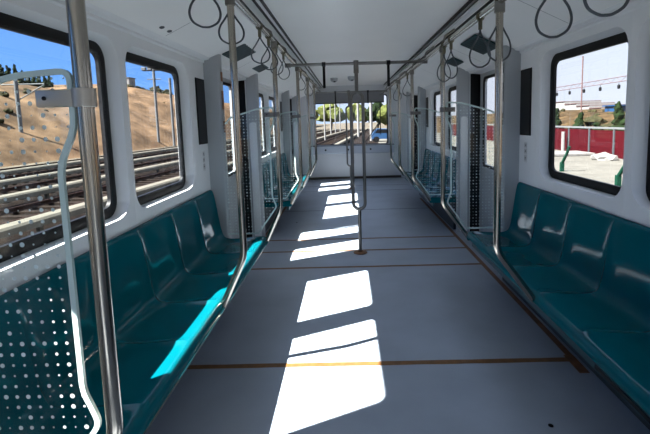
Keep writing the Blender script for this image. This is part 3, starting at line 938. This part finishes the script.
mast(-22.3, 49.8, 8.3, 'tall mast with floodlights in the second left window', 'flood')
mast(-21.1, 51.3, 7.05, 'plain pale post right of the floodlight mast', 'plain')
mast(-20.7, 34.6, 7.8, 'pale post seen just right of the thick foreground pole', 'plain')
# young trees along the crest and shrubs on the slope
for k in range(9):
    y = 56+1.55*k; x = -45-.3*k
    tree('young_tree', x, y, hill_z(x, y), 2.0+.5*R.random(), 1.0, 'thin young tree on the hill crest, %s from the left' % ['first', 'second', 'third', 'fourth', 'fifth', 'sixth', 'seventh', 'eighth', 'ninth'][k], 'leaf', 'young trees on the crest', True)
places = ['upper', 'middle', 'lower']
sl = 0
for (x, y, r_, lab) in ((-28.5, 34.5, .42, 'olive shrub low on the sandy hill in the first left window'), (-29.5, 37, .35, 'small scrub bush right of the low olive shrub in the first left window'), (-43, 96.5, 1.2, 'dark bush on the crest in the second left window right of the white house'),
                        (-42.5, 101, 1.1, 'second dark bush along the crest in the second left window'), (-42, 106.5, 1.1, 'bush along the crest behind the floodlight mast'), (-41, 111, 1.1, 'bush along the crest right of the floodlight mast'), (-33, 41, .45, 'scrub tuft midway up the hill in the first left window')):
    bm = newbm(); crown(bm, (0, 0, r_*.35), r_, r_*.7, sl*2.3, 2, .5); sl += 1
    o = link('shrub', bm, M['scrub']); o.location = (x, y, hill_z(x, y)); tag(o, lab, 'shrub', 'shrubs on the left hill')
t = thing('white_house', 'small white house on the hill crest in the second left window', 'house', (-46.5, 90.5, hill_z(-46.5, 90.5)-.5))
bm = newbm(); box(bm, -1.4, 1.4, -1.3, 1.3, 0, 2.5); link('house_wall', bm, M['house'], t)
bm = newbm(); box(bm, -1.5, 1.5, -1.4, 1.4, 2.5, 2.65); link('house_roof', bm, M['galv'], t)
bm = newbm(); box(bm, 1.38, 1.45, -.4, .4, 1.2, 1.9); link('house_window', bm, M['darkgrey'], t)

# front: masts, trees, a blue car
for k, (x, y, h, lab) in enumerate(((2.7, 50, 6.2, 'pale post ahead of the train right of the loop pole'), (1.5, 62, 6.5, 'pale post ahead of the train seen through the loop pole'),
            (-3.0, 55, 5.6, 'pale post ahead of the train at the left of the windscreen'), (-2.7, 68, 6.0, 'second pale post from the left ahead of the train'),
            (-2.3, 80, 6.5, 'third pale post from the left ahead of the train'), (-1.6, 92, 6.5, 'fourth pale post from the left ahead of the train'))):
    t = thing('line_post', lab, 'post', (x, y, GZ), 'posts ahead of the train')
    bm = newbm(); tube(bm, [(0, 0, 0), (0, 0, h*.5), (0, 0, h)], .17 if k < 2 else .10, 8); link('shaft', bm, M['house'], t)
    bm = newbm(); tube(bm, [(-.9, 0, h-.5), (.9, 0, h-.5)], .07, 6); link('cross_arm', bm, M['house'], t)
for k, (x, y, h, w, mt, lab) in enumerate(((-4.5, 118, 7.5, 7, 'leaf2', 'green tree at the left of the windscreen view'), (2.7, 110, 6.8, 5.6, 'leaf2', 'yellow-green tree left of the loop pole in the windscreen view'),
            (7.2, 102, 6.6, 5.0, 'leaf', 'dark green tree right of the loop pole in the windscreen view'), (8.6, 86, 6.0, 4.6, 'leaf2', 'bright green tree at the right of the windscreen view'),
            (-13, 128, 8, 8, 'leaf2', 'green tree past the left end of the windscreen view'), (14.6, 97, 6.5, 6, 'leaf', 'green tree past the right end of the windscreen view'))):
    tree('broadleaf_tree', x, y, GZ, h, w, lab, mt, 'trees ahead of the train')
t = thing('parked_car', 'blue car parked ahead of the train at the right of the windscreen', 'car', (3.95, 48, GZ))
bm = newbm(); prism(bm, [(-2.1, .35), (2.1, .35), (2.15, .8), (1.2, .95), (.7, 1.45), (-1.2, 1.5), (-1.9, 1.0), (-2.15, .85)], 1, -.85, .85)
for v in bm.verts: v.co.x *= .62
link('car_body', bm, M['blue'], t)
bm = newbm(); prism(bm, [(.75, 1.0), (.48, 1.38), (-.75, 1.42), (-1.0, 1.02)], 1, -.86, .86); link('car_windows', bm, M['gloss_black'], t)
for wx in (-.85, .85):
    for wy in (-.8, .8):
        bm = newbm(); tube(bm, [(wx, wy-.1, .32), (wx, wy+.1, .32)], .32, 14); link('wheel', bm, M['black'], t)

# ------------------------------------------------------------------ light
sun = bpy.data.lights.new('sun', 'SUN'); sun.energy = 20.0; sun.angle = math.radians(.53); sun.color = (1, .96, .90)
so = bpy.data.objects.new('sun', sun); COL.objects.link(so)
d = Vector((1, .47, -1.24)).normalized()
so.rotation_euler = d.to_track_quat('-Z', 'Y').to_euler()
so.location = (-30, -15, 40)

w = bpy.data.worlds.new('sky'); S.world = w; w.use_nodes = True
nt = w.node_tree; nt.nodes.clear()
out = nt.nodes.new('ShaderNodeOutputWorld'); bg = nt.nodes.new('ShaderNodeBackground')
tc = nt.nodes.new('ShaderNodeTexCoord'); sp = nt.nodes.new('ShaderNodeSeparateXYZ')
LK = nt.links.new
LK(tc.outputs['Generated'], sp.inputs[0])
def ramp(src, stops, fmin, fmax):
    mr = nt.nodes.new('ShaderNodeMapRange'); mr.inputs[1].default_value = fmin; mr.inputs[2].default_value = fmax
    LK(src, mr.inputs[0])
    r = nt.nodes.new('ShaderNodeValToRGB')
    el = r.color_ramp.elements
    while len(el) < len(stops): el.new(.5)
    for e, (p, c) in zip(el, stops): e.position = p; e.color = (*c, 1)
    LK(mr.outputs[0], r.inputs[0]); return r.outputs[0]
left = ramp(sp.outputs['Z'], [(0, (.17, .33, .60)), (.10, (.105, .245, .56)), (.36, (.055, .155, .44)), (.5, (.35, .5, .8)), (1, (.7, .8, 1))], 0, 1)  # both ramps: upper sky, out of view, brightened to light the car inside
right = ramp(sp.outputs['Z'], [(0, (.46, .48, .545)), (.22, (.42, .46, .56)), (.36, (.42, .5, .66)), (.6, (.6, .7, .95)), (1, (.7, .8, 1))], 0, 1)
fx = nt.nodes.new('ShaderNodeMapRange'); fx.inputs[1].default_value = -.25; fx.inputs[2].default_value = .12; LK(sp.outputs['X'], fx.inputs[0])
mx = nt.nodes.new('ShaderNodeMix'); mx.data_type = 'RGBA'
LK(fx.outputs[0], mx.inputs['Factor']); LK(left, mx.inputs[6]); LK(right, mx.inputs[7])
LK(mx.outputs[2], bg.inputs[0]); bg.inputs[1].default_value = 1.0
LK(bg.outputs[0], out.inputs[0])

# ------------------------------------------------------------------ camera
f = 425.114; pitch, roll, yaw = .1103, -.0281, -.0134
cp, sp_ = math.cos(pitch), math.sin(pitch); cy_, sy_ = math.cos(yaw), math.sin(yaw)
fw = Vector((sy_*cp, cy_*cp, -sp_)); r = Vector((cy_, -sy_, 0)); u = r.cross(fw)
c, s_ = math.cos(roll), math.sin(roll)
r2 = c*r+s_*u; u2 = -s_*r+c*u
cam = bpy.data.cameras.new('camera'); co = bpy.data.objects.new('camera', cam); COL.objects.link(co)
mw = Matrix.Identity(4)
for i in range(3): mw[i][0] = r2[i]; mw[i][1] = u2[i]; mw[i][2] = -fw[i]
mw[0][3], mw[1][3], mw[2][3] = -.1085, 0, 1.4345
co.matrix_world = mw
cam.sensor_width = 36; cam.sensor_fit = 'HORIZONTAL'; cam.lens = f/650*36
cam.shift_x = (325-342.588)/650; cam.shift_y = -(217-167.732)/650
cam.clip_start = .05; cam.clip_end = 1000
S.camera = co

S.view_settings.view_transform = 'Standard'; S.view_settings.look = 'None'; S.view_settings.gamma = 1; S.view_settings.use_curve_mapping = False
S.view_settings.exposure = 1.25
S.cycles.max_bounces = 12; S.cycles.diffuse_bounces = 6; S.cycles.transparent_max_bounces = 32; S.cycles.use_denoising = True
S.cycles.sample_clamp_indirect = 6.0
